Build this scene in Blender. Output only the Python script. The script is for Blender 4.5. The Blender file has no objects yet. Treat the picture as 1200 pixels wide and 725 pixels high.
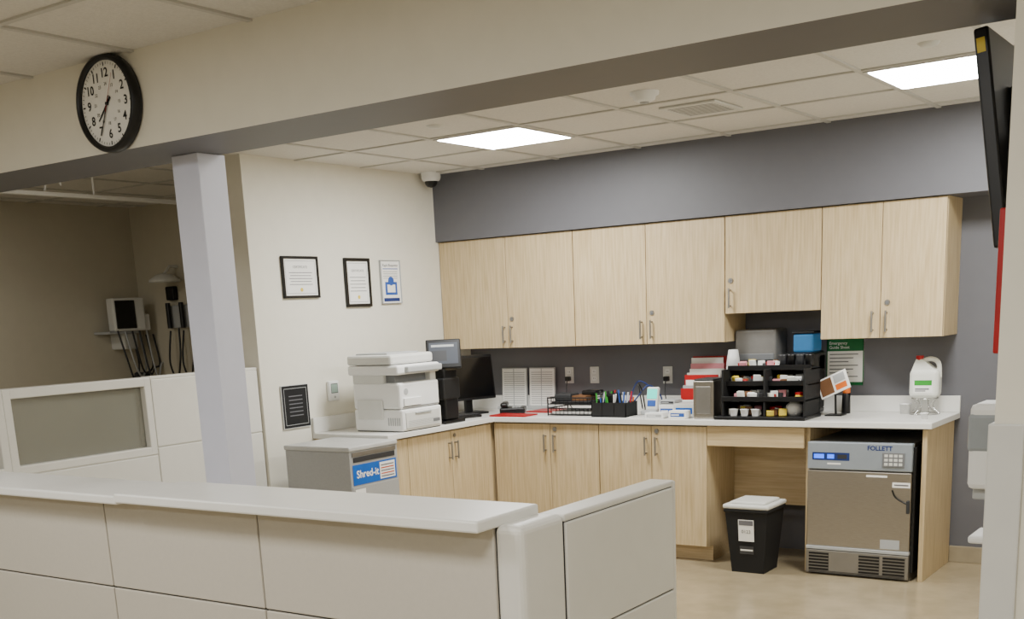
import bpy, bmesh, math, random
from mathutils import Matrix, Vector
random.seed(4)
scene=bpy.context.scene
H=2.595; ZB=2.2675; CT=.914
# ------------------------------------------------------------------ materials
def lin(c):
    return tuple(((v/255)/12.92 if v/255<=.04045 else (((v/255)+.055)/1.055)**2.4) for v in c)+(1,)
MATS={}
def mat(name,rgb,rough=.5,metal=0,noise=.04,nscale=12,bump=0,bscale=200,emit=0,trans=0,alpha=1,coat=0,stretch=None,rgb2=None,spec=.5,ior=1.45):
    if name in MATS: return MATS[name]
    m=bpy.data.materials.new(name); m.use_nodes=True
    nt=m.node_tree; b=nt.nodes['Principled BSDF']
    b.inputs['Roughness'].default_value=rough; b.inputs['Metallic'].default_value=metal
    b.inputs['Specular IOR Level'].default_value=spec
    b.inputs['IOR'].default_value=ior
    tc=nt.nodes.new('ShaderNodeTexCoord'); mp=nt.nodes.new('ShaderNodeMapping')
    nt.links.new(tc.outputs['Object'],mp.inputs[0])
    if stretch: mp.inputs['Scale'].default_value=stretch
    n=nt.nodes.new('ShaderNodeTexNoise'); n.inputs['Scale'].default_value=nscale; n.inputs['Detail'].default_value=5
    nt.links.new(mp.outputs[0],n.inputs['Vector'])
    r=nt.nodes.new('ShaderNodeValToRGB'); c=lin(rgb)
    if rgb2: c2=lin(rgb2)
    else: c2=tuple(max(0,v*(1-noise*3)) for v in c[:3])+(1,)
    r.color_ramp.elements[0].color=c2; r.color_ramp.elements[1].color=c
    r.color_ramp.elements[0].position=.3; r.color_ramp.elements[1].position=.65
    nt.links.new(n.outputs['Fac'],r.inputs[0]); nt.links.new(r.outputs[0],b.inputs['Base Color'])
    if bump:
        n2=nt.nodes.new('ShaderNodeTexNoise'); n2.inputs['Scale'].default_value=bscale
        nt.links.new(mp.outputs[0],n2.inputs['Vector'])
        bp=nt.nodes.new('ShaderNodeBump'); bp.inputs['Strength'].default_value=bump; bp.inputs['Distance'].default_value=.002
        nt.links.new(n2.outputs['Fac'],bp.inputs['Height']); nt.links.new(bp.outputs[0],b.inputs['Normal'])
    if emit:
        b.inputs['Emission Color'].default_value=c; b.inputs['Emission Strength'].default_value=emit
    if trans: b.inputs['Transmission Weight'].default_value=trans
    if alpha<1: b.inputs['Alpha'].default_value=alpha
    if coat: b.inputs['Coat Weight'].default_value=coat
    MATS[name]=m; return m
CREAM=mat('paint_cream',(226,222,208),.55,noise=.01,bump=.12,bscale=150)
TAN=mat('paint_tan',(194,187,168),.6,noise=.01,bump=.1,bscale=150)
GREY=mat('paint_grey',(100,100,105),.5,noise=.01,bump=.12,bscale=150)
TILE=mat('ceiling_tile',(220,217,211),.9,noise=.03,nscale=90,bump=.5,bscale=260)
TBAR=mat('tbar_white',(192,190,184),.5,noise=.01)
WOOD=mat('wood_beech',(203,182,144),.42,nscale=9,stretch=(9,9,.45),rgb2=(181,158,118),bump=.08,bscale=30)
WOODL=mat('wood_beech_h',(198,177,139),.42,nscale=9,stretch=(.45,9,9),rgb2=(178,155,116),bump=.08,bscale=30)
GAP=mat('gap_dark',(40,36,32),.8)
SOLID=mat('solid_surface',(226,225,220),.28,noise=.02,nscale=180)
LAM=mat('laminate_white',(234,233,228),.3,noise=.01)
PANEL=mat('panel_fabric',(196,190,178),.5,noise=.01,nscale=60,bump=.04,bscale=400)
PANELF=mat('panel_frame',(220,218,210),.4,noise=.01)
COLP=mat('column_paint',(214,216,232),.4,noise=.01)
WHITE=mat('plastic_white',(230,230,228),.4,noise=.01)
OFFW=mat('plastic_offwhite',(208,208,203),.45,noise=.01)
LGREY=mat('plastic_lightgrey',(170,172,172),.45,noise=.01)
MGREY=mat('plastic_grey',(110,112,114),.5,noise=.01)
DGREY=mat('plastic_darkgrey',(46,47,50),.45,noise=.01)
BLACK=mat('plastic_black',(11,11,13),.35,noise=.01)
MBLACK=mat('matte_black',(14,14,15),.7,noise=.01)
SCREEN=mat('screen_glass',(8,9,11),.12,noise=.0)
STEEL=mat('steel_brushed',(170,164,154),.32,metal=1,nscale=30,stretch=(1,1,30),noise=.05)
STEELH=mat('steel_dull',(146,143,137),.45,metal=.9,noise=.03)
CHROME=mat('chrome',(200,200,198),.15,metal=1)
BLUE=mat('label_blue',(10,92,185),.4); BLUED=mat('ink_navy',(24,48,110),.4)
RED=mat('red_plastic',(168,16,20),.4); GREEN=mat('sign_green',(8,104,54),.45); LGREEN=mat('label_green',(50,150,50),.45)
ORANGE=mat('orange_plastic',(226,110,30),.4); YEL=mat('yellow_card',(226,200,70),.5)
PAPER=mat('paper_white',(238,237,232),.7,noise=.01); INK=mat('ink_grey',(110,110,114),.7); PHOTOB=mat('ink_blue',(44,84,165),.6)
BROWN=mat('brown_paper',(110,74,44),.7); PINK=mat('pink_packets',(226,150,160),.6)
BINL=mat('lid_grey',(206,206,200),.5,noise=.02)
CAB=mat('console_grey',(160,160,158),.5,noise=.02,nscale=80)
MILKY=mat('milky_plastic',(225,226,218),.35,noise=.01)
GLASS=mat('glass_clear',(235,240,238),.03,trans=1,noise=0)
PGLASS=mat('partition_glass',(150,150,138),.12,noise=.02,alpha=.5)
LIGHT=mat('light_lens',(255,255,252),.5,emit=72)
LIGHT2=mat('light_lens_front',(255,254,250),.5,emit=42)
LIGHT_ADDED=mat('light_lens_added',(255,251,242),.5,emit=14)  # lens of the added, unseen dim panels
LCD=mat('lcd_blue',(40,90,230),.3,emit=3); LCDG=mat('lcd_green',(60,210,190),.3,emit=1.2)
SCRN=mat('tablet_screen',(80,84,92),.2,noise=.02)
TRIM=mat('baseboard_tan',(160,148,124),.5)
FLOOR=mat('floor_vinyl',(160,146,118),.2,noise=.03,nscale=6,rgb2=(147,133,106))
# ------------------------------------------------------------------ mesh builder
class B:
    def __init__(s,name): s.name=name; s.v=[]; s.f=[]; s.fm=[]; s.ms=[]; s.M=Matrix.Identity(4); s.sm=[]
    def mi(s,m):
        if m not in s.ms: s.ms.append(m)
        return s.ms.index(m)
    def add(s,vs,fs,m,smooth=False):
        o=len(s.v); s.v+= [tuple(s.M@Vector(q)) for q in vs]
        k=None if isinstance(m,list) else s.mi(m)
        for i,f in enumerate(fs):
            s.f.append([o+j for j in f]); s.fm.append(s.mi(m[i]) if k is None else k); s.sm.append(smooth)
    def box(s,x0,x1,y0,y1,z0,z1,m,bev=0,seg=2,fm=None,rot=None):
        if not bev:
            vs=[(x,y,z) for z in(z0,z1) for y in (y0,y1) for x in (x0,x1)]
            fs=[(0,4,6,2),(1,3,7,5),(0,1,5,4),(2,6,7,3),(0,2,3,1),(4,5,7,6)]
            keys=['-x','+x','-y','+y','-z','+z']
            mm=[(fm or {}).get(k,m) for k in keys]
        else:
            bm=bmesh.new(); bmesh.ops.create_cube(bm,size=1)
            for v in bm.verts: v.co=Vector(((x0+x1)/2+v.co.x*(x1-x0),(y0+y1)/2+v.co.y*(y1-y0),(z0+z1)/2+v.co.z*(z1-z0)))
            b=min(bev,.49*min(abs(x1-x0),abs(y1-y0),abs(z1-z0)))
            bmesh.ops.bevel(bm,geom=bm.edges[:],offset=b,segments=seg,profile=.5,affect='EDGES')
            vs=[tuple(v.co) for v in bm.verts]; fs=[[v.index for v in f.verts] for f in bm.faces]
            mm=[]
            for f in bm.faces:
                n=f.normal; a=max(range(3),key=lambda i:abs(n[i])); k=('+' if n[a]>0 else '-')+'xyz'[a]
                mm.append((fm or {}).get(k,m) if abs(n[a])>.99 else m)
            bm.free()
        if rot is not None:
            old=s.M; c=Vector(((x0+x1)/2,(y0+y1)/2,(z0+z1)/2)); s.M=old@Matrix.Translation(c)@rot@Matrix.Translation(-c); s.add(vs,fs,mm); s.M=old
        else: s.add(vs,fs,mm)
    def tube(s,pts,r,m,seg=8,cap=True):
        pts=[Vector(q) for q in pts]; rs=r if isinstance(r,(list,tuple)) else [r]*len(pts)
        vs=[];fs=[];prev=None
        for i,q in enumerate(pts):
            t=(pts[min(i+1,len(pts)-1)]-pts[max(i-1,0)])
            t=t.normalized() if t.length>1e-9 else Vector((0,0,1))
            if prev is None:
                a=Vector((0,0,1)) if abs(t.z)<.9 else Vector((1,0,0))
                u=t.cross(a).normalized()
            else:
                u=(prev-t*prev.dot(t)); u=u.normalized() if u.length>1e-6 else t.orthogonal().normalized()
            prev=u; w=t.cross(u)
            for k in range(seg):
                an=2*math.pi*k/seg; vs.append(tuple(q+(u*math.cos(an)+w*math.sin(an))*rs[i]))
        n=len(pts)
        for i in range(n-1):
            for k in range(seg):
                fs.append((i*seg+k,i*seg+(k+1)%seg,(i+1)*seg+(k+1)%seg,(i+1)*seg+k))
        s.add(vs,fs,m,True)
        if cap: s.add(vs[:seg],[tuple(range(seg))[::-1]],m); s.add(vs[-seg:],[tuple(range(seg))],m)
    def curve(s,pts,r,m,seg=6,n=8):
        P=[Vector(q) for q in pts]; P=[P[0]]+P+[P[-1]]; out=[]
        for i in range(1,len(P)-2):
            for k in range(n):
                t=k/n; a,b_,c,d=P[i-1],P[i],P[i+1],P[i+2]
                out.append(.5*((2*b_)+(c-a)*t+(2*a-5*b_+4*c-d)*t*t+(3*b_-a-3*c+d)*t**3))
        out.append(P[-2]); s.tube(out,r,m,seg)
    def cyl(s,p0,p1,r,m,seg=24,r1=None): s.tube([p0,p1],[r,r if r1 is None else r1],m,seg)
    def lathe(s,c,prof,m,seg=28,axis='z'):
        vs=[];fs=[]
        for (r,h) in prof:
            for k in range(seg):
                an=2*math.pi*k/seg; x,y=r*math.cos(an),r*math.sin(an)
                q={'z':(x,y,h),'y':(x,h,y),'x':(h,x,y)}[axis]
                vs.append((c[0]+q[0],c[1]+q[1],c[2]+q[2]))
        for i in range(len(prof)-1):
            for k in range(seg): fs.append((i*seg+k,i*seg+(k+1)%seg,(i+1)*seg+(k+1)%seg,(i+1)*seg+k))
        s.add(vs,fs,m,True)
    def rect(s,x0,x1,y0,y1,z,m): s.add([(x0,y0,z),(x1,y0,z),(x1,y1,z),(x0,y1,z)],[(0,1,2,3)],m)
    def text(s,t,size,x,y,z,m,align='CENTER',bold=0):
        cu=bpy.data.curves.new('t','FONT'); cu.body=t; cu.size=size; cu.align_x=align; cu.align_y='CENTER'; cu.offset=bold; cu.resolution_u=3
        ob=bpy.data.objects.new('t',cu); bpy.context.collection.objects.link(ob)
        dg=bpy.context.evaluated_depsgraph_get(); me=bpy.data.meshes.new_from_object(ob.evaluated_get(dg))
        vs=[(v.co.x+x,v.co.y+y,z) for v in me.vertices]; fs=[tuple(q.vertices) for q in me.polygons]
        s.add(vs,fs,m); bpy.data.objects.remove(ob); bpy.data.curves.remove(cu); bpy.data.meshes.remove(me)
    def frame(s,o,right,up):
        r=Vector(right).normalized(); u=Vector(up).normalized(); n=r.cross(u)
        s.M=Matrix(((r.x,u.x,n.x,o[0]),(r.y,u.y,n.y,o[1]),(r.z,u.z,n.z,o[2]),(0,0,0,1)))
    def world(s): s.M=Matrix.Identity(4)
    def build(s):
        me=bpy.data.meshes.new(s.name); me.from_pydata(s.v,[],s.f)
        for m in s.ms: me.materials.append(m)
        me.polygons.foreach_set('material_index',s.fm); me.polygons.foreach_set('use_smooth',s.sm); me.update()
        ob=bpy.data.objects.new(s.name,me); bpy.context.collection.objects.link(ob); return ob
FR=((1,0,0),(0,0,1))      # facing -Y
LF=((0,1,0),(0,0,1))      # facing +X
def Ry(a): return Matrix.Rotation(math.radians(a),4,'Y')
def Rx(a): return Matrix.Rotation(math.radians(a),4,'X')
def Rz(a): return Matrix.Rotation(math.radians(a),4,'Z')
# ------------------------------------------------------------------ room shell
XR=4.66
b=B('floor'); b.box(-4.2,8.2,-11,.2,-.1,0,FLOOR); b.build()
b=B('ceiling'); b.box(-4.2,8.2,-11,.2,H,H+.08,TILE); b.build()
b=B('trim_ceiling_grid')
gx=[1.06+.61*k for k in range(-9,12)]; gy=[-1.12-.61*k for k in range(-2,17)]
for x in gx: b.box(x-.012,x+.012,-11,.15,H-.008,H+.001,TBAR)
for y in gy: b.box(-4.2,8.2,y-.012,y+.012,H-.0075,H+.001,TBAR)
b.build()
b=B('wall_back'); b.box(-.13,8.2,0,.12,0,H,GREY); b.build()
b=B('wall_left'); b.box(-.14,0,-2.19,0,0,H,CREAM); b.build()
b=B('wall_right'); b.box(XR,XR+.16,-4.25,0,0,H,CREAM); b.build()
b=B('wall_front_right'); b.box(XR+.16,8.2,-4.25,-4.1,0,H,CREAM); b.build()
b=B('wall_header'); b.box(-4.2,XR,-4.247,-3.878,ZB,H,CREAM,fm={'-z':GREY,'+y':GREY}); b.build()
b=B('wall_soffit'); b.box(0,XR,-.36,0,2.136,H,GREY); b.build()
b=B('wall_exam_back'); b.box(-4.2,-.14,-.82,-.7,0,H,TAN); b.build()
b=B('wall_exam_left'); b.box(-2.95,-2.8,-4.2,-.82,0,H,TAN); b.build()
b=B('wall_front_left'); b.box(-4.2,-4.05,-11,-4.2,0,H,CREAM); b.build()
b=B('wall_front_side'); b.box(8.05,8.2,-11,-4.1,0,H,CREAM); b.build()
b=B('wall_behind'); b.box(-4.2,8.2,-11,-10.85,0,H,CREAM); b.build()
b=B('baseboard_back'); b.box(3.572,XR,-.014,0,0,.10,TRIM,.003); b.build()
b=B('trim_corner_guard'); b.box(XR-.012,XR+.07,-4.262,-4.25,0,1.30,OFFW,.004); b.box(XR-.012,XR,-4.25,-4.18,0,1.30,OFFW,.004); b.build()
b=B('column'); b.box(1.53,1.68,-4.0,-3.86,0,ZB,COLP,.004); b.build()
# ------------------------------------------------------------------ ceiling things
def fixture(name,x,y,M):
    b=B(name); w=.61
    b.box(x+.012,x+w-.012,y+.012,y+w-.012,H-.012,H-.004,TBAR)
    b.rect(x+.03,x+w-.03,y+.03,y+w-.03,H-.0135,M)
    b.f[-1]=b.f[-1][::-1]; b.build()
fixture('ceiling_light_panel',1.06,-1.73,LIGHT); fixture('ceiling_light_panel',3.50,-1.73,LIGHT)
for (x,y) in ((4.11,-6.61),(1.67,-6.61),(-.77,-7.22),(4.11,-9.05),(1.06,-9.05),(6.55,-6.61)):
    fixture('ceiling_light_panel',x,y,LIGHT2)
fixture('ceiling_light_panel',-2.0,-3.56,LIGHT_ADDED); fixture('ceiling_light_panel',2.28,-3.56,LIGHT_ADDED)  # added panels hidden above the view, to brighten exam room and pantry
b=B('ceiling_vent'); x0,x1,y0,y1=2.43,2.74,-1.59,-1.24
b.box(x0,x1,y0,y1,H-.012,H-.001,OFFW,.003)
for i in range(9):
    yy=y0+.04+i*.032; b.box(x0+.03,x1-.03,yy,yy+.013,H-.0125,H-.011,MGREY)
b.build()
b=B('smoke_detector'); b.lathe((2.58,-2.03,0),[(.001,H-.045),(.03,H-.045),(.05,H-.036),(.055,H-.02),(.068,H-.014),(.07,H)],WHITE); b.lathe((2.58,-2.03,0),[(.001,H-.052),(.02,H-.05),(.024,H-.043)],LGREY); b.build()
for (x,y) in ((3.89,-2.07),(1.35,-2.06)):
    b=B('fire_sprinkler'); b.lathe((x,y,0),[(.001,H-.014),(.03,H-.013),(.042,H-.004),(.045,H)],OFFW); b.build()
b=B('security_camera_dome'); c=(.1,-.5)
b.lathe((c[0],c[1],0),[(.068,H),(.068,H-.035),(.06,H-.055),(.046,H-.060)],WHITE)
b.lathe((c[0],c[1],0),[(.046,H-.060),(.042,H-.08),(.028,H-.095),(.001,H-.102)],BLACK); b.build()
b=B('curtain_track'); b.box(-1.13,-1.09,-3.86,-1.5,2.43,2.455,WHITE,.004)
for y in (-3.5,-2.4,-1.6): b.cyl((-1.11,y,2.455),(-1.11,y,H),.006,WHITE,8)
b.curve([(-1.11,-2.75,2.46),(-1.11,-2.72,2.53),(-1.11,-2.66,2.54),(-1.11,-2.63,2.50)],.006,WHITE,6); b.build()
# ------------------------------------------------------------------ wall cabinets
def pull(b,x,z0,z1,y):
    b.cyl((x,y-.03,z0),(x,y-.03,z1),.006,STEELH,10)
    for z in (z0+.012,z1-.012): b.cyl((x,y,z),(x,y-.03,z),.005,STEELH,8)
def lock(b,x,z,y): b.cyl((x,y,z),(x,y-.006,z),.016,STEELH,16); b.cyl((x,y-.006,z),(x,y-.008,z),.007,MGREY,12)
def upper(xs,z0,z1,hs,lk):
    b=B('upper_cabinet'); x0,x1=xs[0],xs[-1]
    b.box(x0,x1,-.31,-.001,z0,z1,WOOD)
    b.box(x0+.004,x1-.004,-.312,-.31,z0+.003,z1-.003,GAP)
    for i in range(len(xs)-1):
        b.box(xs[i]+.002,xs[i+1]-.002,-.332,-.312,z0,z1-.003,WOOD,.0015,1)
    for h in hs: pull(b,h,z0+.035,z0+.155,-.332)
    for l in lk: lock(b,l,z0+.20,-.332)
    b.build()
upper([.004,.585,1.135],1.372,2.134,[.555,.62],[.62]) 
upper([1.137,1.685,2.235],1.372,2.134,[1.65,1.725],[1.725])
upper([2.237,2.85],1.545,2.134,[2.275],[2.275])
upper([2.852,3.205,3.56],1.372,2.134,[3.165,3.245],[3.245])
# ------------------------------------------------------------------ base cabinets
def base(xs,hs):
    b=B('base_cabinet'); x0,x1=xs[0],xs[-1]
    b.box(x0,x1,-.59,-.002,.1,.877,WOOD); b.box(x0,x1,-.52,-.002,0,.1,WOODL)
    b.box(x0+.003,x1-.003,-.592,-.59,.105,.875,GAP)
    for i in range(len(xs)-1):
        b.box(xs[i]+.002,xs[i+1]-.002,-.612,-.592,.105,.868,WOOD,.0015,1)
    for h in hs: pull(b,h,.68,.80,-.612)
    for h in hs[1:]: lock(b,h,.835,-.612)
    b.build()
base([.615,1.08,1.46],[1.045,1.12]); base([1.462,1.85,2.235],[1.815,1.89])
b=B('desk_apron'); b.box(2.237,2.86,-.612,-.59,.75,.872,WOODL,.0015,1); b.box(2.237,2.86,-.19,-.17,.33,.872,WOODL); b.build()
b=B('end_panel'); b.box(3.545,3.572,-.612,-.016,0,.872,WOOD,.001,1); b.build()
b=B('divider_panel'); b.box(2.862,2.884,-.57,-.002,0,.872,WOOD); b.build()
b=B('base_cabinet'); b.box(.004,.585,-1.77,-.002,.1,.877,WOOD); b.box(.004,.52,-1.77,-.002,0,.1,WOODL)
b.box(.585,.587,-1.765,-.62,.105,.875,GAP)
ys=[-1.77,-1.56,-1.10,-.64]
for i in range(3): b.box(.587,.607,ys[i]+.002,ys[i+1]-.002,.105,.868,WOOD,.0015,1)
for y in (-1.135,-1.065):
    b.cyl((.637,y,.68),(.637,y,.80),.006,STEELH,10)
    for z in(.692,.788): b.cyl((.607,y,z),(.637,y,z),.005,STEELH,8)
b.cyl((.607,-1.065,.835),(.613,-1.065,.835),.013,STEELH,16)
b.build()
b=B('countertop'); b.box(.002,3.60,-.64,-.002,.878,CT-.0005,SOLID,.004); b.build()
b=B('countertop'); b.box(.002,.64,-1.785,-.638,.8785,CT-.0005,SOLID,.004); b.build()
b=B('trim_backsplash_back'); b.box(.024,3.60,-.022,-.002,CT,1.012,SOLID,.002,1); b.build()
b=B('trim_backsplash_left'); b.box(.002,.022,-1.785,-.002,CT,1.012,SOLID,.002,1); b.build()
# ------------------------------------------------------------------ reception desk
b=B('reception_desk')
yf,yb=-4.775,-4.695
xs=[-.015,.41,1.16,1.91,2.66,3.55]
b.box(-.015,3.55,yf+.006,yb,0,1.066,DGREY,fm={'+y':PANELF})
for i in range(5):
    for (z0,z1) in ((0.0,.745),(.750,1.066)):
        b.box(xs[i]+.003,xs[i+1]-.003,yf-.006,yf+.008,z0,z1,PANEL,.004)
b.box(2.10,3.565,-4.875,-4.585,1.068,1.10,LAM,.006)
b.box(-.015,2.098,-4.865,-4.575,1.060,1.090,LAM,.006)
b.box(3.55,3.64,-4.785,-4.57,0,1.075,PANELF,.022,4)
b.box(3.555,3.632,-4.568,-3.905,0,1.066,DGREY)
b.box(3.55,3.637,-4.57,-3.90,1.05,1.07,PANELF,.006)
for (z0,z1) in ((.0,.712),(.717,1.048)):
    b.box(3.628,3.64,-4.566,-3.915,z0,z1,PANELF,.004); b.box(3.547,3.56,-4.566,-3.915,z0,z1,PANELF,.004)
b.box(3.548,3.64,-3.915,-3.895,0,1.068,PANELF,.006)
b.build()
b=B('office_partition')
xa,xb=-.10,-.02
b.box(xa+.006,xb-.006,-4.69,-2.195,0,.93,PANELF)
for (y0,y1) in ((-4.69,-3.86),(-3.86,-3.0)):
    for (z0,z1) in ((.09,.60),(.606,.925)): b.box(xb-.008,xb+.002,y0+.003,y1-.003,z0,z1,PANELF,.004); b.box(xa-.004,xa+.008,y0+.003,y1-.003,z0,z1,PANEL,.004)
for (y0,y1) in ((-3.0,-2.6),(-2.6,-2.195)):
    b.box(xa+.006,xb-.006,y0,y1,.93,1.35,PANELF)
    for (z0,z1) in ((.09,.60),(.606,.965),(.971,1.345)): b.box(xb-.008,xb+.002,y0+.003,y1-.003,z0,z1,PANELF,.004); b.box(xa-.004,xa+.008,y0+.003,y1-.003,z0,z1,PANEL,.004)
b.box(xa,xb,-3.0,-2.195,1.345,1.362,PANELF,.004)
for (y0,y1) in ((-4.69,-3.9),(-3.9,-3.0)):
    b.box(xa,xb+.001,y0,y0+.045,.93,1.36,PANELF,.005); b.box(xa,xb+.001,y1-.045,y1,.93,1.36,PANELF,.005)
    b.box(xa,xb+.001,y0+.04,y1-.04,.93,.975,PANELF,.005); b.box(xa,xb+.001,y0+.04,y1-.04,1.31,1.36,PANELF,.005)
    b.box(-.064,-.056,y0+.045,y1-.045,.975,1.31,PGLASS)
b.build()
# ------------------------------------------------------------------ clock
b=B('analog_clock'); b.frame((1.535,-4.247,2.43),*FR); R=.17
b.lathe((0,0,0),[(R*.93,0),(R,.005),(R,.03),(R*.97,.042),(R*.9,.045),(R*.87,.03)],BLACK,56)
b.lathe((0,0,0),[(.0005,.026),(R*.88,.026)],PAPER,56)
for i in range(60):
    a=i*math.pi/30; r0=R*(.79 if i%5 else .76); r1=R*.84; w=.0009 if i%5 else .0025
    s_,c_=math.sin(a),math.cos(a)
    b.add([(s_*r0-c_*w,c_*r0+s_*w,.0275),(s_*r0+c_*w,c_*r0-s_*w,.0275),(s_*r1+c_*w,c_*r1-s_*w,.0275),(s_*r1-c_*w,c_*r1+s_*w,.0275)],[(0,1,2,3)],BLACK)
for i in range(1,13):
    a=i*math.pi/6; b.text(str(i),.044,math.sin(a)*R*.62,math.cos(a)*R*.62,.0275,BLACK,bold=.0008)
    b.text(str(i+12),.016,math.sin(a)*R*.40,math.cos(a)*R*.40,.0275,BLACK)
def hand(a,l,w,z,m,tail=.03):
    a=math.radians(a); s_,c_=math.sin(a),math.cos(a)
    b.add([(-s_*tail-c_*w,-c_*tail+s_*w,z),(-s_*tail+c_*w,-c_*tail-s_*w,z),(s_*l+c_*w*.6,c_*l-s_*w*.6,z),(s_*l-c_*w*.6,c_*l+s_*w*.6,z)],[(0,1,2,3)],m)
hand(206,.118,.0035,.031,BLACK); hand(226,.08,.005,.029,BLACK); hand(25,.11,.0012,.032,RED)
b.cyl((0,0,.026),(0,0,.034),.006,BLACK,12); b.world(); b.build()
# ------------------------------------------------------------------ wall pictures
def framed(name,y0,y1,z0,z1,fw,style):
    b=B(name); b.frame((0,y0,z0),*LF); w=y1-y0;h=z1-z0
    if fw:
        for q in ((0,w,0,fw),(0,w,h-fw,h),(0,fw,fw,h-fw),(w-fw,w,fw,h-fw)): b.box(q[0],q[1],q[2],q[3],.001,.02,BLACK if style=='cert' else LGREY,.002,1)
    b.rect(fw,w-fw,fw,h-fw,.012,PAPER)
    if style=='cert':
        m=fw+.012; 
        for q in ((m,w-m,m,m+.002),(m,w-m,h-m-.002,h-m),(m,m+.002,m,h-m),(w-m-.002,w-m,m,h-m)): b.rect(*q,.0125,INK)
        b.text('CERTIFICATE',min(w,h)*.085,w/2,h*.74,.013,INK)
        for k in range(5): 
            ww=w*(.32-.03*(k%2)); b.rect(w/2-ww,w/2+ww,h*(.60-.07*k),h*(.60-.07*k)+.004,.0125,INK)
        b.cyl((w*.5,h*.2,.012),(w*.5,h*.2,.0135),.012,YEL,16)
    if style=='flyer':
        b.text('Rapid Response',w*.12,w/2,h*.88,.013,BLACK)
        b.rect(w*.12,w*.88,h*.79,h*.81,.0125,PHOTOB)
        b.rect(w*.2,w*.8,h*.2,h*.5,.0125,PHOTOB); b.rect(w*.3,w*.7,h*.26,h*.44,.013,PAPER); b.cyl((w*.5,h*.52,.012),(w*.5,h*.52,.0135),.03,PHOTOB,20)
        for k in range(4): b.rect(w*.12,w*.85,h*(.73-.05*k),h*(.73-.05*k)+.003,.0125,INK)
        b.rect(w*.1,w*.9,h*.05,h*.13,.0125,BLUED)
    if style=='sign':
        b.box(0,w,0,h,.001,.0125,LGREY,.002,1); b.rect(.004,w-.004,.004,h-.004,.013,MBLACK)
        q=.02
        for t in ((q,w-q,q,q+.003),(q,w-q,h-q-.003,h-q),(q,q+.003,q,h-q),(w-q-.003,w-q,q,h-q)): b.rect(*t,.0135,LGREY)
        for k in range(6): b.rect(w*.25,w*.75,h*(.28+.09*k),h*(.28+.09*k)+.006,.0135,INK)
    b.world(); return b.build()
framed('framed_certificate',-1.94,-1.62,1.765,2.02,.016,'cert')
framed('framed_certificate',-1.37,-1.12,1.70,2.015,.02,'cert')
framed('posted_flyer',-1.01,-.80,1.715,2.005,.006,'flyer')
framed('framed_notice',-2.04,-1.80,.965,1.235,.0,'sign')
b=B('thermostat'); b.frame((0,-1.62,1.105),*LF); b.box(0,.095,0,.13,.001,.028,WHITE,.008); b.rect(.015,.08,.05,.112,.0285,DGREY); b.rect(.018,.077,.054,.108,.029,mat('lcd',(150,170,160),.3)); b.cyl((.047,.025,.028),(.047,.025,.031),.008,LGREY,12); b.world(); b.build()
# ------------------------------------------------------------------ fridge
b=B('undercounter_refrigerator'); x0,x1=2.895,3.50; yf=-.64; zt=.795
b.box(x0,x1,yf+.04,-.03,.0,zt,STEELH,.003)
b.box(x1,x1+.018,yf+.02,-.1,.05,zt-.02,BLACK,.003)
b.box(x0,x1,yf,yf+.045,.635,zt,mat('fridge_top',(150,158,166),.4,metal=.3,noise=.02),.006)
b.box(x0,x1,yf,yf+.045,.175,.63,STEEL,.006)
b.box(x0,x1,yf-.005,yf+.045,.155,.175,LGREY,.003)
b.box(x0,x1,yf-.005,yf+.045,.01,.152,STEELH,.004)
for (a0,a1) in ((x0+.02,x0+.14),(x0+.32,x0+.44),(x0+.46,x1-.02)):
    for k in range(6): b.box(a0,a1,yf-.009,yf-.004,.03+k*.019,.041+k*.019,BLACK)
for k in range(3): b.box(x0+.02,x1-.02,yf-.008,yf-.004,.012+k*.006,.014+k*.006,MBLACK)
b.frame((x0,yf,0),*FR); W=x1-x0
b.rect(.03,.25,.69,.735,.001,BLUED); b.rect(.04,.10,.70,.725,.002,LCD); b.rect(.12,.16,.70,.725,.002,LCD); b.rect(.18,.235,.70,.725,.002,DGREY)
b.text('FOLLETT',.036,W*.70,.765,.001,BLUED,bold=.001)
b.box(.44,.565,.66,.745,0,.006,MGREY,.003)
for i in range(4):
    for j in range(3): b.rect(.452+i*.027,.472+i*.027,.67+j*.024,.686+j*.024,.007,OFFW)
b.rect(.12,.20,.665,.675,.001,PAPER)
b.rect(.50,.60,.545,.575,.001,PAPER); b.rect(.51,.59,.556,.564,.002,INK)
b.rect(.35,.47,.60,.612,.001,PAPER); b.rect(.44,.55,.185,.24,.001,LGREY)
b.curve([(.50,.53,.004),(.52,.49,.006),(.57,.46,.006),(.60,.45,.005)],.004,BLACK,6)
b.box(.585,.603,.40,.475,0,.02,DGREY,.004)
b.world(); b.build()
# ------------------------------------------------------------------ trash bin
b=B('trash_bin')
def frustum(b,x0,x1,y0,y1,z0,z1,ins,m):
    vs=[(x0+ins,y0+ins,z0),(x1-ins,y0+ins,z0),(x1-ins,y1-ins,z0),(x0+ins,y1-ins,z0),(x0,y0,z1),(x1,y0,z1),(x1,y1,z1),(x0,y1,z1)]
    b.add(vs,[(3,2,1,0),(0,1,5,4),(1,2,6,5),(2,3,7,6),(3,0,4,7),(4,5,6,7)],m)
X0,X1,Y0,Y1=2.44,2.71,-.80,-.52
frustum(b,X0,X1,Y0,Y1,0,.39,.032,MBLACK)
b.box(X0-.008,X1+.008,Y0-.008,Y1+.008,.375,.40,MBLACK,.008)
b.box(X0-.012,X1+.012,Y0-.012,Y1+.012,.398,.425,BINL,.010)
b.box(X0+.02,X1-.02,Y0+.02,Y1-.02,.42,.44,BINL,.012)
b.frame((X0+.05,Y0+.03,0),(1,0,0),(0,-.082,1)); b.rect(.035,.135,.20,.335,.002,PAPER) ; b.rect(.04,.13,.30,.33,.003,INK); b.text('0123',.03,.085,.26,.003,BLACK)
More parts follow.
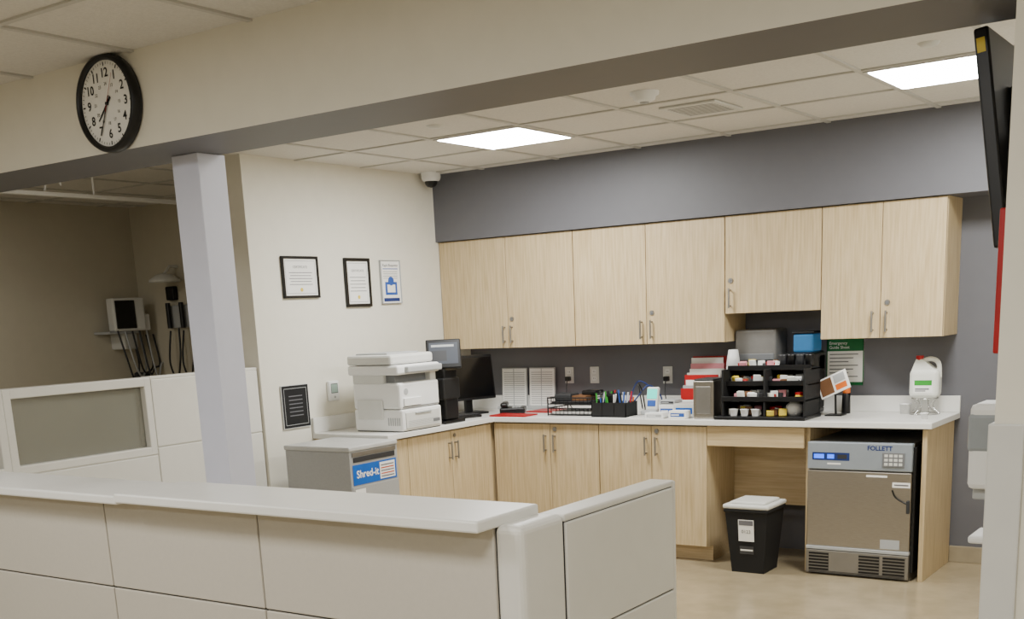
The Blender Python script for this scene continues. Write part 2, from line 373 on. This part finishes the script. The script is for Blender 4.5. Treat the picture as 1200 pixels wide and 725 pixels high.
b.rect(.04,.13,.12,.17,.002,mat('label_dark',(60,60,62),.5)); b.rect(.045,.125,.14,.15,.003,PAPER); b.world()
b.build()
# ------------------------------------------------------------------ shred console
b=B('shredding_console'); X0,X1,Y0,Y1=.20,.72,-2.235,-1.80
b.box(X0,X1,Y0,Y1,.0,.865,CAB,.004); b.box(X0-.006,X1+.008,Y0-.008,Y1,.865,.895,mat('console_top',(185,185,182),.35),.008)
b.frame((X1,Y0,0),*LF); W=Y1-Y0
b.box(.03,W-.03,.80,.83,.0,.004,DGREY,.002); b.box(.02,W-.02,.835,.86,0,.006,STEELH,.002)
b.rect(.02,W-.02,.665,.785,.002,BLUE); b.text('Shred-it',.062,.05,.725,.003,PAPER,'LEFT',.0012)
b.rect(.26,.40,.675,.775,.003,PAPER)
for k in range(5): b.rect(.27,.39,.685+.017*k,.692+.017*k,.004,mat('ink_orange',(200,90,60),.5) if k%2 else INK)
b.rect(.03,.12,.60,.64,.004,PAPER); b.cyl((.06,.56,0),(.06,.56,.008),.014,STEELH,14)
b.box(.01,W-.01,.05,.655,0,.003,CAB,.001,1)
b.world(); b.build()
# ------------------------------------------------------------------ printer
b=B('laser_printer'); Z=CT
X0,X1,Y0,Y1=.24,.64,-1.63,-1.23
b.box(X0,X1,Y0,Y1,Z+.004,Z+.14,WHITE,.012); b.box(X0+.01,X1-.01,Y0+.01,Y1-.01,Z,Z+.01,DGREY)
b.box(X0,X1-.01,Y0,Y1,Z+.142,Z+.305,WHITE,.014)
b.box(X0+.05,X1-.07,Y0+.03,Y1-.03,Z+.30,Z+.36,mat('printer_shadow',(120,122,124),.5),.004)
b.box(X0,X0+.26,Y0+.005,Y1-.005,Z+.30,Z+.365,OFFW,.006); b.box(X0+.05,X1-.03,Y1-.06,Y1,Z+.30,Z+.365,OFFW,.006)
b.box(X0-.02,X1+.0,Y0-.02,Y1+.01,Z+.355,Z+.415,WHITE,.014)
b.box(X0-.02,X1-.05,Y0-.02,Y1+.01,Z+.418,Z+.48,OFFW,.016); b.box(X0+.02,X1-.12,Y0+.03,Y1-.05,Z+.477,Z+.49,LGREY,.004)
b.box(X0+.04,X0+.25,Y0-.012,Y0-.001,Z+.08,Z+.20,OFFW,.003)
b.frame((X1,Y0,Z),*LF)
b.box(.03,.37,.02,.12,0,.006,OFFW,.004); b.box(.12,.28,.105,.118,0,.012,LGREY,.003)
b.box(.03,.20,.16,.21,-.01,.0,WHITE,.003); b.cyl((.06,.25,-.01),(.06,.25,-.008),.02,LGREY,20); b.box(.02,.38,.152,.156,-.012,-.006,MGREY)
b.rect(.30,.37,.04,.06,.007,MGREY)
for k in range(5): b.rect(.05,.35,.03+.008*k,.033+.008*k,.0065,LGREY)
b.box(.05,.40,.365,.405,-.01,.028,LGREY,.008)
b.world()
for k in range(6): b.box(X0+.28+k*.018,X0+.29+k*.018,Y0-.002,Y0+.002,Z+.04,Z+.09,LGREY)
b.build()
b=B('touchscreen_terminal')
b.box(.36,.61,-1.15,-.93,Z,Z+.02,BLACK,.006); b.box(.40,.59,-1.12,-.97,Z+.02,Z+.36,BLACK,.012); b.box(.37,.60,-1.14,-.96,Z+.16,Z+.30,MBLACK,.01)
R_=Matrix.Translation((.56,-1.07,Z+.455))@Rz(38)@Rx(-20)
b.M=R_; b.box(-.115,.115,-.012,.012,-.1,.1,BLACK,.008); b.M=R_@Matrix(((1,0,0,0),(0,0,-1,-.013),(0,1,0,0),(0,0,0,1)))
b.rect(-.095,.095,-.07,.075,.0005,SCRN); b.rect(-.08,.02,-.05,.02,.001,DGREY); b.rect(-.08,.07,.045,.06,.001,LGREY)
b.world(); b.build()
# ------------------------------------------------------------------ monitor in corner
b=B('computer_monitor')
R_=Matrix.Translation((.30,-.46,Z))@Rz(68); b.M=R_
b.box(-.11,.11,-.09,.09,0,.015,BLACK,.006); b.box(-.03,.03,.0,.03,.01,.25,BLACK,.005)
b.box(-.22,.20,-.035,-.005,.10,.42,BLACK,.008,rot=Rx(-8)); b.box(-.205,.185,-.04,-.034,.12,.40,SCREEN,rot=Rx(-8))
b.box(-.1,.1,-.005,.03,.16,.34,MBLACK,.01)
b.world(); b.build()
b=B('computer_keyboard'); b.M=Matrix.Translation((.40,-.80,Z))@Rz(68); b.box(-.10,.2,-.07,.06,0,.018,BLACK,.005)
for j in range(4):
    for i in range(10): b.box(-.09+i*.0285,-.066+i*.0285,-.055+j*.028,-.032+j*.028,.018,.023,DGREY,.002,1)
b.world(); b.build()
def sheet(name,x,y,z,w,h,rot,m,t=.0015,lines=True):
    b=B(name); b.M=Matrix.Translation((x,y,z))@Rz(rot); b.box(-w/2,w/2,-h/2,h/2,0,t,m)
    if lines:
        for k in range(7): b.rect(-w*.4,w*.35,h*.35-k*h*.11,h*.35-k*h*.11+.004,t+.0006,INK)
    b.world(); b.build()
sheet('red_folder',.74,-.545,Z,.30,.16,0,RED,.010,False)
sheet('red_folder',.84,-.20,Z,.30,.22,-5,RED,.008,False)
b=B('desk_telephone'); b.M=Matrix.Translation((.60,-.34,Z+.012))@Rz(30)
b.box(-.09,.09,-.1,.1,-.012,.03,BLACK,.01); b.box(-.085,-.035,-.095,.095,.035,.065,BLACK,.012); b.rect(-.01,.07,.03,.075,.0315,SCRN)
for i in range(3):
    for j in range(4): b.box(0+.022*i,.016+.022*i,-.075+.022*j,-.06+.022*j,.028,.036,LGREY)
b.world(); b.build()
b=B('document_holder')
for x in (.30,.545):
    b.frame((x,-.04,.93),(1,0,0),(0,.05,1)); b.box(0,.225,-.0,.285,-.012,0,LGREY,.002,1); b.rect(.006,.219,.008,.277,.0015,PAPER)
    for k in range(15): b.rect(.02,.205,.025+k*.016,.028+k*.016,.0025,INK)
    b.rect(.105,.112,.008,.277,.003,LGREY)
    b.world()
b.box(.29,.78,-.09,-.03,CT,CT+.02,LGREY,.002); b.build()
def outlet(x,z,cord=True):
    b=B('electrical_outlet'); b.frame((x,0,z),*FR); b.box(-.036,.036,-.058,.058,0.001,.008,OFFW,.003)
    for q in (-.024,.024): b.box(-.016,.016,q-.014,q+.014,.008,.011,WHITE,.003); b.rect(-.007,-.004,q-.006,q+.006,.0115,BLACK); b.rect(.004,.007,q-.006,q+.006,.0115,BLACK)
    b.world()
    if cord:
        b.box(x-.018,x+.018,-.045,-.011,z-.04,z-.008,BLACK,.005)
        b.curve([(x,-.04,z-.03),(x+.01,-.07,z-.1),(x+.03,-.09,z-.17),(x+.06,-.08,CT+.01)],.004,BLACK,6)
    b.build()
outlet(.88,1.155); outlet(1.09,1.155,False); outlet(1.67,1.15)
b=B('desk_letter_tray'); x0,x1,y0,y1=1.0,1.35,-.50,-.24
for z in (CT+.005,CT+.075):
    b.box(x0,x1,y0,y1,z,z+.004,MBLACK)
    for q in ((x0,y0,x1,y0),(x0,y1,x1,y1),(x0,y0,x0,y1),(x1,y0,x1,y1)): b.cyl((q[0],q[1],z+.045),(q[2],q[3],z+.045),.004,MBLACK,6)
    for k in range(12): b.cyl((x0+k*(x1-x0)/11,y0,z),(x0+k*(x1-x0)/11,y0,z+.045),.002,MBLACK,5)
    for k in range(8): b.cyl((x1,y0+k*(y1-y0)/7,z),(x1,y0+k*(y1-y0)/7,z+.045),.002,MBLACK,5); b.cyl((x0,y0+k*(y1-y0)/7,z),(x0,y0+k*(y1-y0)/7,z+.045),.002,MBLACK,5)
for (x,y) in ((x0,y0),(x1,y0),(x0,y1),(x1,y1)): b.cyl((x,y,CT),(x,y,CT+.125),.005,MBLACK,6)
b.box(x0+.02,x1-.03,y0+.02,y1-.02,CT+.079,CT+.095,DGREY,.002,1); b.box(x0+.02,x1-.02,y0+.02,y1-.02,CT+.01,CT+.025,PAPER)
b.box(x0+.08,x1-.08,y0+.06,y1-.06,CT+.095,CT+.13,BROWN,.004)
b.box(x0+.03,x0+.16,y0+.04,y1-.1,CT+.095,CT+.145,DGREY,.01)
b.box(x0+.2,x1-.04,y0+.12,y1-.02,CT+.13,CT+.16,BLACK,.008)
b.build()
b=B('pen_organizer'); x0,x1,y0,y1=1.38,1.64,-.56,-.40
b.box(x0,x1,y0,y1,CT,CT+.006,MBLACK)
for q in ((x0,x1,y0,y0+.004),(x0,x1,y1-.004,y1),(x0,x0+.004,y0,y1),(x1-.004,x1,y0,y1),(x0+.08,x0+.084,y0,y1),(x0+.17,x0+.174,y0,y1)): b.box(*q,CT,CT+.095,MBLACK)
pc=[RED,BLUE,BLACK,LGREEN,ORANGE,WHITE,PHOTOB,DGREY,BLACK,BLACK,DGREY]
for k in range(34):
    x=random.uniform(x0+.015,x1-.015);y=random.uniform(y0+.015,y1-.015)
    b.cyl((x,y,CT+.01),(x+random.uniform(-.03,.03),y+random.uniform(-.02,.02),CT+random.uniform(.12,.175)),.0055,random.choice(pc),7)
b.box(x0+.09,x0+.15,y0+.03,y1-.03,CT+.02,CT+.15,BLACK,.01)
b.build()
b=B('charging_cable'); 
b.curve([(1.56,-.06,CT+.02),(1.62,-.18,CT+.16),(1.56,-.22,CT+.21),(1.50,-.2,CT+.14),(1.54,-.26,CT+.08),(1.62,-.2,CT+.18),(1.69,-.15,CT+.10),(1.66,-.12,CT+.004)],.005,BLUED,6)
b.curve([(1.50,-.06,CT+.01),(1.52,-.15,CT+.18),(1.60,-.25,CT+.14),(1.64,-.28,CT+.004)],.005,BLACK,6); b.build()
b=B('glucose_meter'); b.box(1.66,1.78,-.40,-.28,CT,CT+.03,LGREY,.008); b.M=Matrix.Translation((1.72,-.33,CT+.1))@Rx(-12)
b.box(-.045,.045,-.015,.015,-.08,.08,OFFW,.012); b.box(-.036,.036,-.018,-.012,.0,.065,LCDG,.002); b.box(-.03,.03,-.018,-.012,-.05,-.01,PHOTOB,.004); b.world(); b.build()
def carton(x0,x1,y0,y1,h,m,m2,z=CT):
    b=B('supply_box'); b.box(x0,x1,y0,y1,z,z+h,m,.002,1); b.frame((x0,y0,z),*FR); w=x1-x0
    b.rect(w*.1,w*.9,h*.25,h*.7,.001,m2); b.rect(w*.15,w*.6,h*.4,h*.55,.002,m); b.world(); b.build()
carton(1.84,1.95,-.48,-.34,.075,WHITE,PHOTOB); carton(1.955,2.10,-.50,-.38,.085,OFFW,BLUE); carton(1.80,1.93,-.60,-.52,.035,WHITE,LGREY); carton(1.84,1.95,-.47,-.36,.03,LGREY,DGREY,CT+.076)
carton(1.97,2.09,-.60,-.53,.05,PAPER,PHOTOB)
sheet('paper_form',1.72,-.50,CT,.16,.16,20,PAPER)
b=B('file_sorter'); b.box(1.86,2.155,-.26,-.04,CT,CT+.01,RED,.003)
cols=[RED,PAPER,PINK,PAPER,MILKY,RED,PAPER,LGREY,RED]
for k in range(9):
    y=-.06-.022*k; hh=.37-.026*k+random.uniform(-.01,.01); b.box(1.87+random.uniform(0,.03),2.11+random.uniform(0,.04),y-.008,y,CT+.01,CT+hh,cols[k],.001,1)
b.box(1.9,2.1,-.30,-.265,CT,CT+.09,PAPER,.002,1)
b.build()
b=B('cup_dispenser'); b.box(2.13,2.27,-.58,-.38,CT,CT+.235,STEEL,.006); b.box(2.15,2.25,-.583,-.575,CT+.03,CT+.2,STEELH,.003); b.box(2.135,2.265,-.575,-.385,CT+.235,CT+.245,DGREY,.003); b.build()
def cup(b,x,y,z,h=.095,r0=.028,r1=.04,m=WHITE):
    b.lathe((x,y,z),[(.001,0),(r0,0),(r1,h),(r1+.003,h),(r1+.003,h+.005),(r1-.002,h+.004),(r0-.002,.004),(.001,.004)],m,20)
b=B('paper_cup_stack')
for (x,y,hh) in ((2.27,-.28,.42),(2.215,-.17,.34)):
    n=int((hh-.1)/.014)
    pr=[(.001,0),(.042,0)]
    for k in range(n): pr+=[(.045,k*.014+.002),(.045,k*.014+.006),(.041,k*.014+.010),(.041,k*.014+.014)]
    pr+=[(.045,n*.014+.004),(.030,n*.014+.10),(.001,n*.014+.101)]
    b.lathe((x,y,CT),pr,WHITE,24)
b.build()
b=B('coffee_condiment_organizer'); x0,x1=2.33,2.86; y0,y1=-.62,-.34
b.box(x0-.04,x1+.01,y0-.01,y1,CT,CT+.022,BLACK,.006)
for x in (x0,x0+.27,x1-.012): b.box(x,x+.012,y0+.02,y1,CT+.02,CT+.30,MBLACK,.002,1)
b.box(x0,x1,y1-.01,y1,CT+.02,CT+.30,MBLACK)
for z,in_ in ((CT+.11,0),(CT+.20,.05),(CT+.29,.1)):
    b.box(x0,x1,y0+.02+in_,y1,z,z+.008,MBLACK); b.box(x0,x1,y0+.015+in_,y0+.022+in_,z,z+.03,BLACK,.002,1)
for z,in_ in ((CT+.022,0),(CT+.118,.0),(CT+.208,.05),(CT+.298,.1)):
    for k in range(34):
        x=random.uniform(x0+.04,x1-.05); y=random.uniform(y0+.04+in_,y1-.06)
        if z>CT+.29 and x>x0+.30: continue
        m=random.choice([PAPER,BROWN,PINK,YEL,DGREY,WHITE,MILKY,BROWN,DGREY,RED])
        b.box(x-.022,x+.022,y-.012,y+.012,z+.002,z+random.uniform(.025,.055),m,.002,1,rot=Rz(random.uniform(-40,40))@Rx(random.uniform(-20,20)))
for x in (2.40,2.47,2.54): b.lathe((x,y0+.05,CT+.022),[(.02,0),(.026,.035),(.03,.04),(.001,.042)],WHITE,16)
b.lathe((2.76,-.5,CT+.022),[(.001,0),(.04,0),(.055,.03),(.05,.06),(.02,.085),(.001,.09)],WHITE,20)
for k in range(4): b.lathe((2.66+.055*k,-.44,CT+.30),[(.001,0),(.02,0),(.026,.05),(.028,.07),(.028,.08),(.001,.082)],BLACK if k%2 else DGREY,16)
b.build()
b=B('coffee_machine'); b.box(2.62,2.78,-.30,-.03,CT,CT+.03,BLACK,.008); b.box(2.62,2.78,-.14,-.03,CT+.03,CT+.36,MBLACK,.008); b.box(2.62,2.78,-.30,-.03,CT+.26,CT+.38,BLACK,.012)
b.cyl((2.70,-.24,CT+.26),(2.70,-.24,CT+.22),.03,DGREY,20); b.lathe((2.70,-.24,CT+.032),[(.001,0),(.04,0),(.05,.05),(.045,.12),(.03,.14)],GLASS,20)
b.box(2.635,2.765,-.21,-.05,CT+.38,CT+.49,mat('tank_blue_glow',(52,108,156),.15,emit=.25),.012); b.box(2.63,2.77,-.215,-.045,CT+.49,CT+.505,BLACK,.005)  # blue-lit look put into the tank material as faint emission
b.box(2.65,2.75,-.305,-.298,CT+.29,CT+.35,DGREY,.003)
b.build()
b=B('paper_towel_dispenser'); b.box(2.245,2.52,-.20,-.002,1.24,1.44,mat('towel_grey',(118,116,112),.45),.015); b.box(2.255,2.51,-.204,-.19,1.25,1.29,MGREY,.004); b.build()
b=B('emergency_guide_sign'); b.frame((2.78,0,1.075),*FR); w,h=.235,.285
b.box(0,w,0,h,.001,.004,PAPER); b.rect(0,w,h*.74,h,.0048,GREEN); b.rect(0,w,0,h*.07,.0048,GREEN); b.rect(0,.006,0,h,.0048,GREEN); b.rect(w-.006,w,0,h,.0048,GREEN)
b.text('Emergency\nGuide Sheet',.026,.015,h*.865,.0052,PAPER,'LEFT')
for k in range(7): b.rect(.02,w*.85-.03*(k%3),h*(.66-.08*k),h*(.66-.08*k)+.006,.0052,INK)
b.world(); b.build()
b=B('soap_dispenser_bottle'); b.lathe((2.955,-.14,CT),[(.001,0),(.026,0),(.027,.01),(.024,.12),(.012,.14)],BLACK,20); b.lathe((2.955,-.14,CT),[(.013,.12),(.024,.125),(.022,.17),(.01,.175)],ORANGE,20)
b.tube([(2.955,-.14,CT+.17),(2.955,-.14,CT+.20),(2.955,-.17,CT+.21)],.006,CHROME,8); b.build()
b=B('leaflet_holder'); b.M=Matrix.Translation((2.935,-.32,CT+.19))@Ry(-24)@Rx(-15)
b.box(-.095,.095,-.004,.004,-.06,.06,PAPER,.001,1); b.box(-.085,-.005,-.0065,-.004,-.05,.05,BROWN); b.box(.01,.08,-.0065,-.004,.0,.05,LGREY); b.box(.01,.08,-.0065,-.004,-.045,-.01,ORANGE)
b.world(); b.box(2.885,2.99,-.33,-.23,CT,CT+.008,BLACK,.002,1); b.tube([(2.935,-.27,CT+.008),(2.935,-.285,CT+.16)],.007,BLACK,8); b.build()
b=B('wire_jug_stand')
for z,r in ((CT+.004,.085),(CT+.095,.075)):
    pts=[(3.43+r*math.cos(a*math.pi/12),-.15+r*math.sin(a*math.pi/12),z) for a in range(25)]
    b.tube(pts,.0028,CHROME,6)
for k in range(6):
    a=k*math.pi/3; b.curve([(3.43+.085*math.cos(a),-.15+.085*math.sin(a),CT+.003),(3.43+.045*math.cos(a+.3),-.15+.045*math.sin(a+.3),CT+.05),(3.43+.075*math.cos(a+.5),-.15+.075*math.sin(a+.5),CT+.095)],.0025,CHROME,6)
b.build()
b=B('cleaner_jug'); zz=CT+.098; c=(3.43,-.15)
b.box(c[0]-.085,c[0]+.085,c[1]-.055,c[1]+.055,zz,zz+.17,MILKY,.03,4)
b.add([(c[0]-.075,c[1]-.045,zz+.155),(c[0]+.075,c[1]-.045,zz+.155),(c[0]+.075,c[1]+.045,zz+.155),(c[0]-.075,c[1]+.045,zz+.155),(c[0]-.055,c[1]-.02,zz+.225),(c[0]-.02,c[1]-.02,zz+.225),(c[0]-.02,c[1]+.02,zz+.225),(c[0]-.055,c[1]+.02,zz+.225)],[(0,1,5,4),(1,2,6,5),(2,3,7,6),(3,0,4,7),(4,5,6,7)],MILKY)
b.curve([(c[0]-.02,c[1],zz+.215),(c[0]+.03,c[1],zz+.225),(c[0]+.07,c[1],zz+.2),(c[0]+.078,c[1],zz+.12)],.014,MILKY,12)
b.cyl((c[0]-.038,c[1],zz+.22),(c[0]-.038,c[1],zz+.245),.022,RED,20)
b.frame((c[0]-.085,c[1]-.0555,zz),*FR); b.rect(.03,.14,.03,.10,.0008,PAPER); b.rect(.035,.135,.075,.105,.0014,LGREEN); b.rect(.04,.12,.05,.058,.0014,INK); b.rect(.04,.10,.04,.046,.0014,INK); b.world(); b.build()
b=B('medicine_cup'); cup(b,3.31,-.12,CT,.055,.03,.034); b.build()
b=B('medicine_cup'); cup(b,3.50,-.42,CT,.03,.016,.02); b.build()
# ------------------------------------------------------------------ right wall items
b=B('television'); b.M=Matrix.Translation((4.55,-3.93,1.985))@Ry(-8)
b.box(-.018,.018,0,.85,-.27,.27,BLACK,.006); b.box(-.021,-.017,.02,.83,-.25,.25,SCREEN); b.box(.016,.04,.2,.65,-.15,.15,MBLACK,.01)
b.box(-.012,.008,-.002,.001,.21,.245,YEL)
b.world(); b.box(4.58,XR-.001,-3.6,-3.45,1.9,2.04,DGREY,.004); b.build()
b=B('fire_extinguisher_cabinet'); b.box(XR-.032,XR-.001,-4.16,-3.98,1.46,1.80,RED,.004); b.box(XR-.034,XR-.032,-4.14,-4.0,1.5,1.76,GLASS); b.build()
b=B('hand_sanitizer_dispenser'); b.box(XR-.11,XR-.001,-4.02,-3.88,1.10,1.325,WHITE,.015); b.box(XR-.113,XR-.02,-4.023,-3.877,1.20,1.30,mat('window_tint',(150,156,160),.2),.01)
b.box(XR-.10,XR-.03,-3.99,-3.91,1.07,1.10,LGREY,.004); b.build()
b=B('drip_tray'); b.box(XR-.10,XR-.001,-4.02,-3.88,.955,.975,WHITE,.006); b.box(XR-.012,XR-.001,-4.0,-3.9,.97,1.06,WHITE); b.build()
# ------------------------------------------------------------------ exam room equipment
b=B('vital_signs_monitor'); b.box(-2.80,-2.60,-1.3,-1.0,1.595,1.615,LGREY,.004)
b.M=Matrix.Translation((-2.62,-1.10,1.745))@Rz(-10)
b.box(-.06,.05,-.14,.14,-.13,.13,OFFW,.015); b.box(.048,.056,-.12,.05,-.11,.11,SCREEN,.003); b.box(-.04,.02,.14,.19,-.13,.0,WHITE,.01); b.world()
b.box(-2.80,-2.62,-1.15,-1.02,1.47,1.60,OFFW,.01)
for k in range(5):
    y=-1.22+.07*k; b.curve([(-2.6,y,1.62),(-2.55,y+.02,1.4-.04*k),(-2.58,y+.10,1.22+.03*k),(-2.6,y+.17,1.35),(-2.66,y+.18,1.58)],.008,[DGREY,LGREY,BLACK][k%3],6)
b.box(-2.76,-2.6,-1.0,-.94,1.18,1.28,DGREY,.02)
b.build()
b=B('otoscope_set'); b.box(-2.42,-2.12,-.86,-.82,1.62,1.80,LGREY,.008)
for x in (-2.36,-2.2): b.cyl((x,-.89,1.62),(x,-.89,1.82),.02,BLACK,12); b.curve([(x,-.89,1.6),(x,-.93,1.35),(x+.06,-.92,1.22),(x+.1,-.9,1.4),(x+.08,-.87,1.62)],.008,BLACK,6)
b.box(-2.4,-2.3,-.87,-.82,1.84,1.95,BLACK,.01)
b.lathe((-2.28,-.96,1.98),[(.001,.07),(.06,.06),(.12,.02),(.125,0),(.001,-.005)],OFFW,24); b.tube([(-2.28,-.96,2.04),(-2.28,-.9,2.1),(-2.28,-.82,2.1)],.012,OFFW,8)
b.build()
# ------------------------------------------------------------------ world + camera
w=bpy.data.worlds.new('w'); scene.world=w; w.use_nodes=True; w.node_tree.nodes['Background'].inputs[0].default_value=(.05,.05,.05,1); w.node_tree.nodes['Background'].inputs[1].default_value=.3
p=dict(cx=5.2539,cy=-7.1662,cz=1.6098,yaw=35.003,pit=-13.344,rol=-2.7184,f=1332.5,px=594.13,py=683.83)
a=math.radians(p['yaw']);t=math.radians(p['pit']);r=math.radians(p['rol'])
R0=Vector((math.cos(a),math.sin(a),0));F=Vector((-math.sin(a)*math.cos(t),math.cos(a)*math.cos(t),math.sin(t)));U0=R0.cross(F)
Rr=math.cos(r)*R0+math.sin(r)*U0;U=-math.sin(r)*R0+math.cos(r)*U0
cd=bpy.data.cameras.new('camera'); cam=bpy.data.objects.new('camera',cd); bpy.context.collection.objects.link(cam)
cam.matrix_world=Matrix(((Rr.x,U.x,-F.x,p['cx']),(Rr.y,U.y,-F.y,p['cy']),(Rr.z,U.z,-F.z,p['cz']),(0,0,0,1)))
cd.sensor_fit='HORIZONTAL'; cd.sensor_width=36; cd.lens=p['f']*36/1200; cd.shift_x=(600-p['px'])/1200; cd.shift_y=(p['py']-362.5)/1200; cd.clip_start=.05
scene.camera=cam
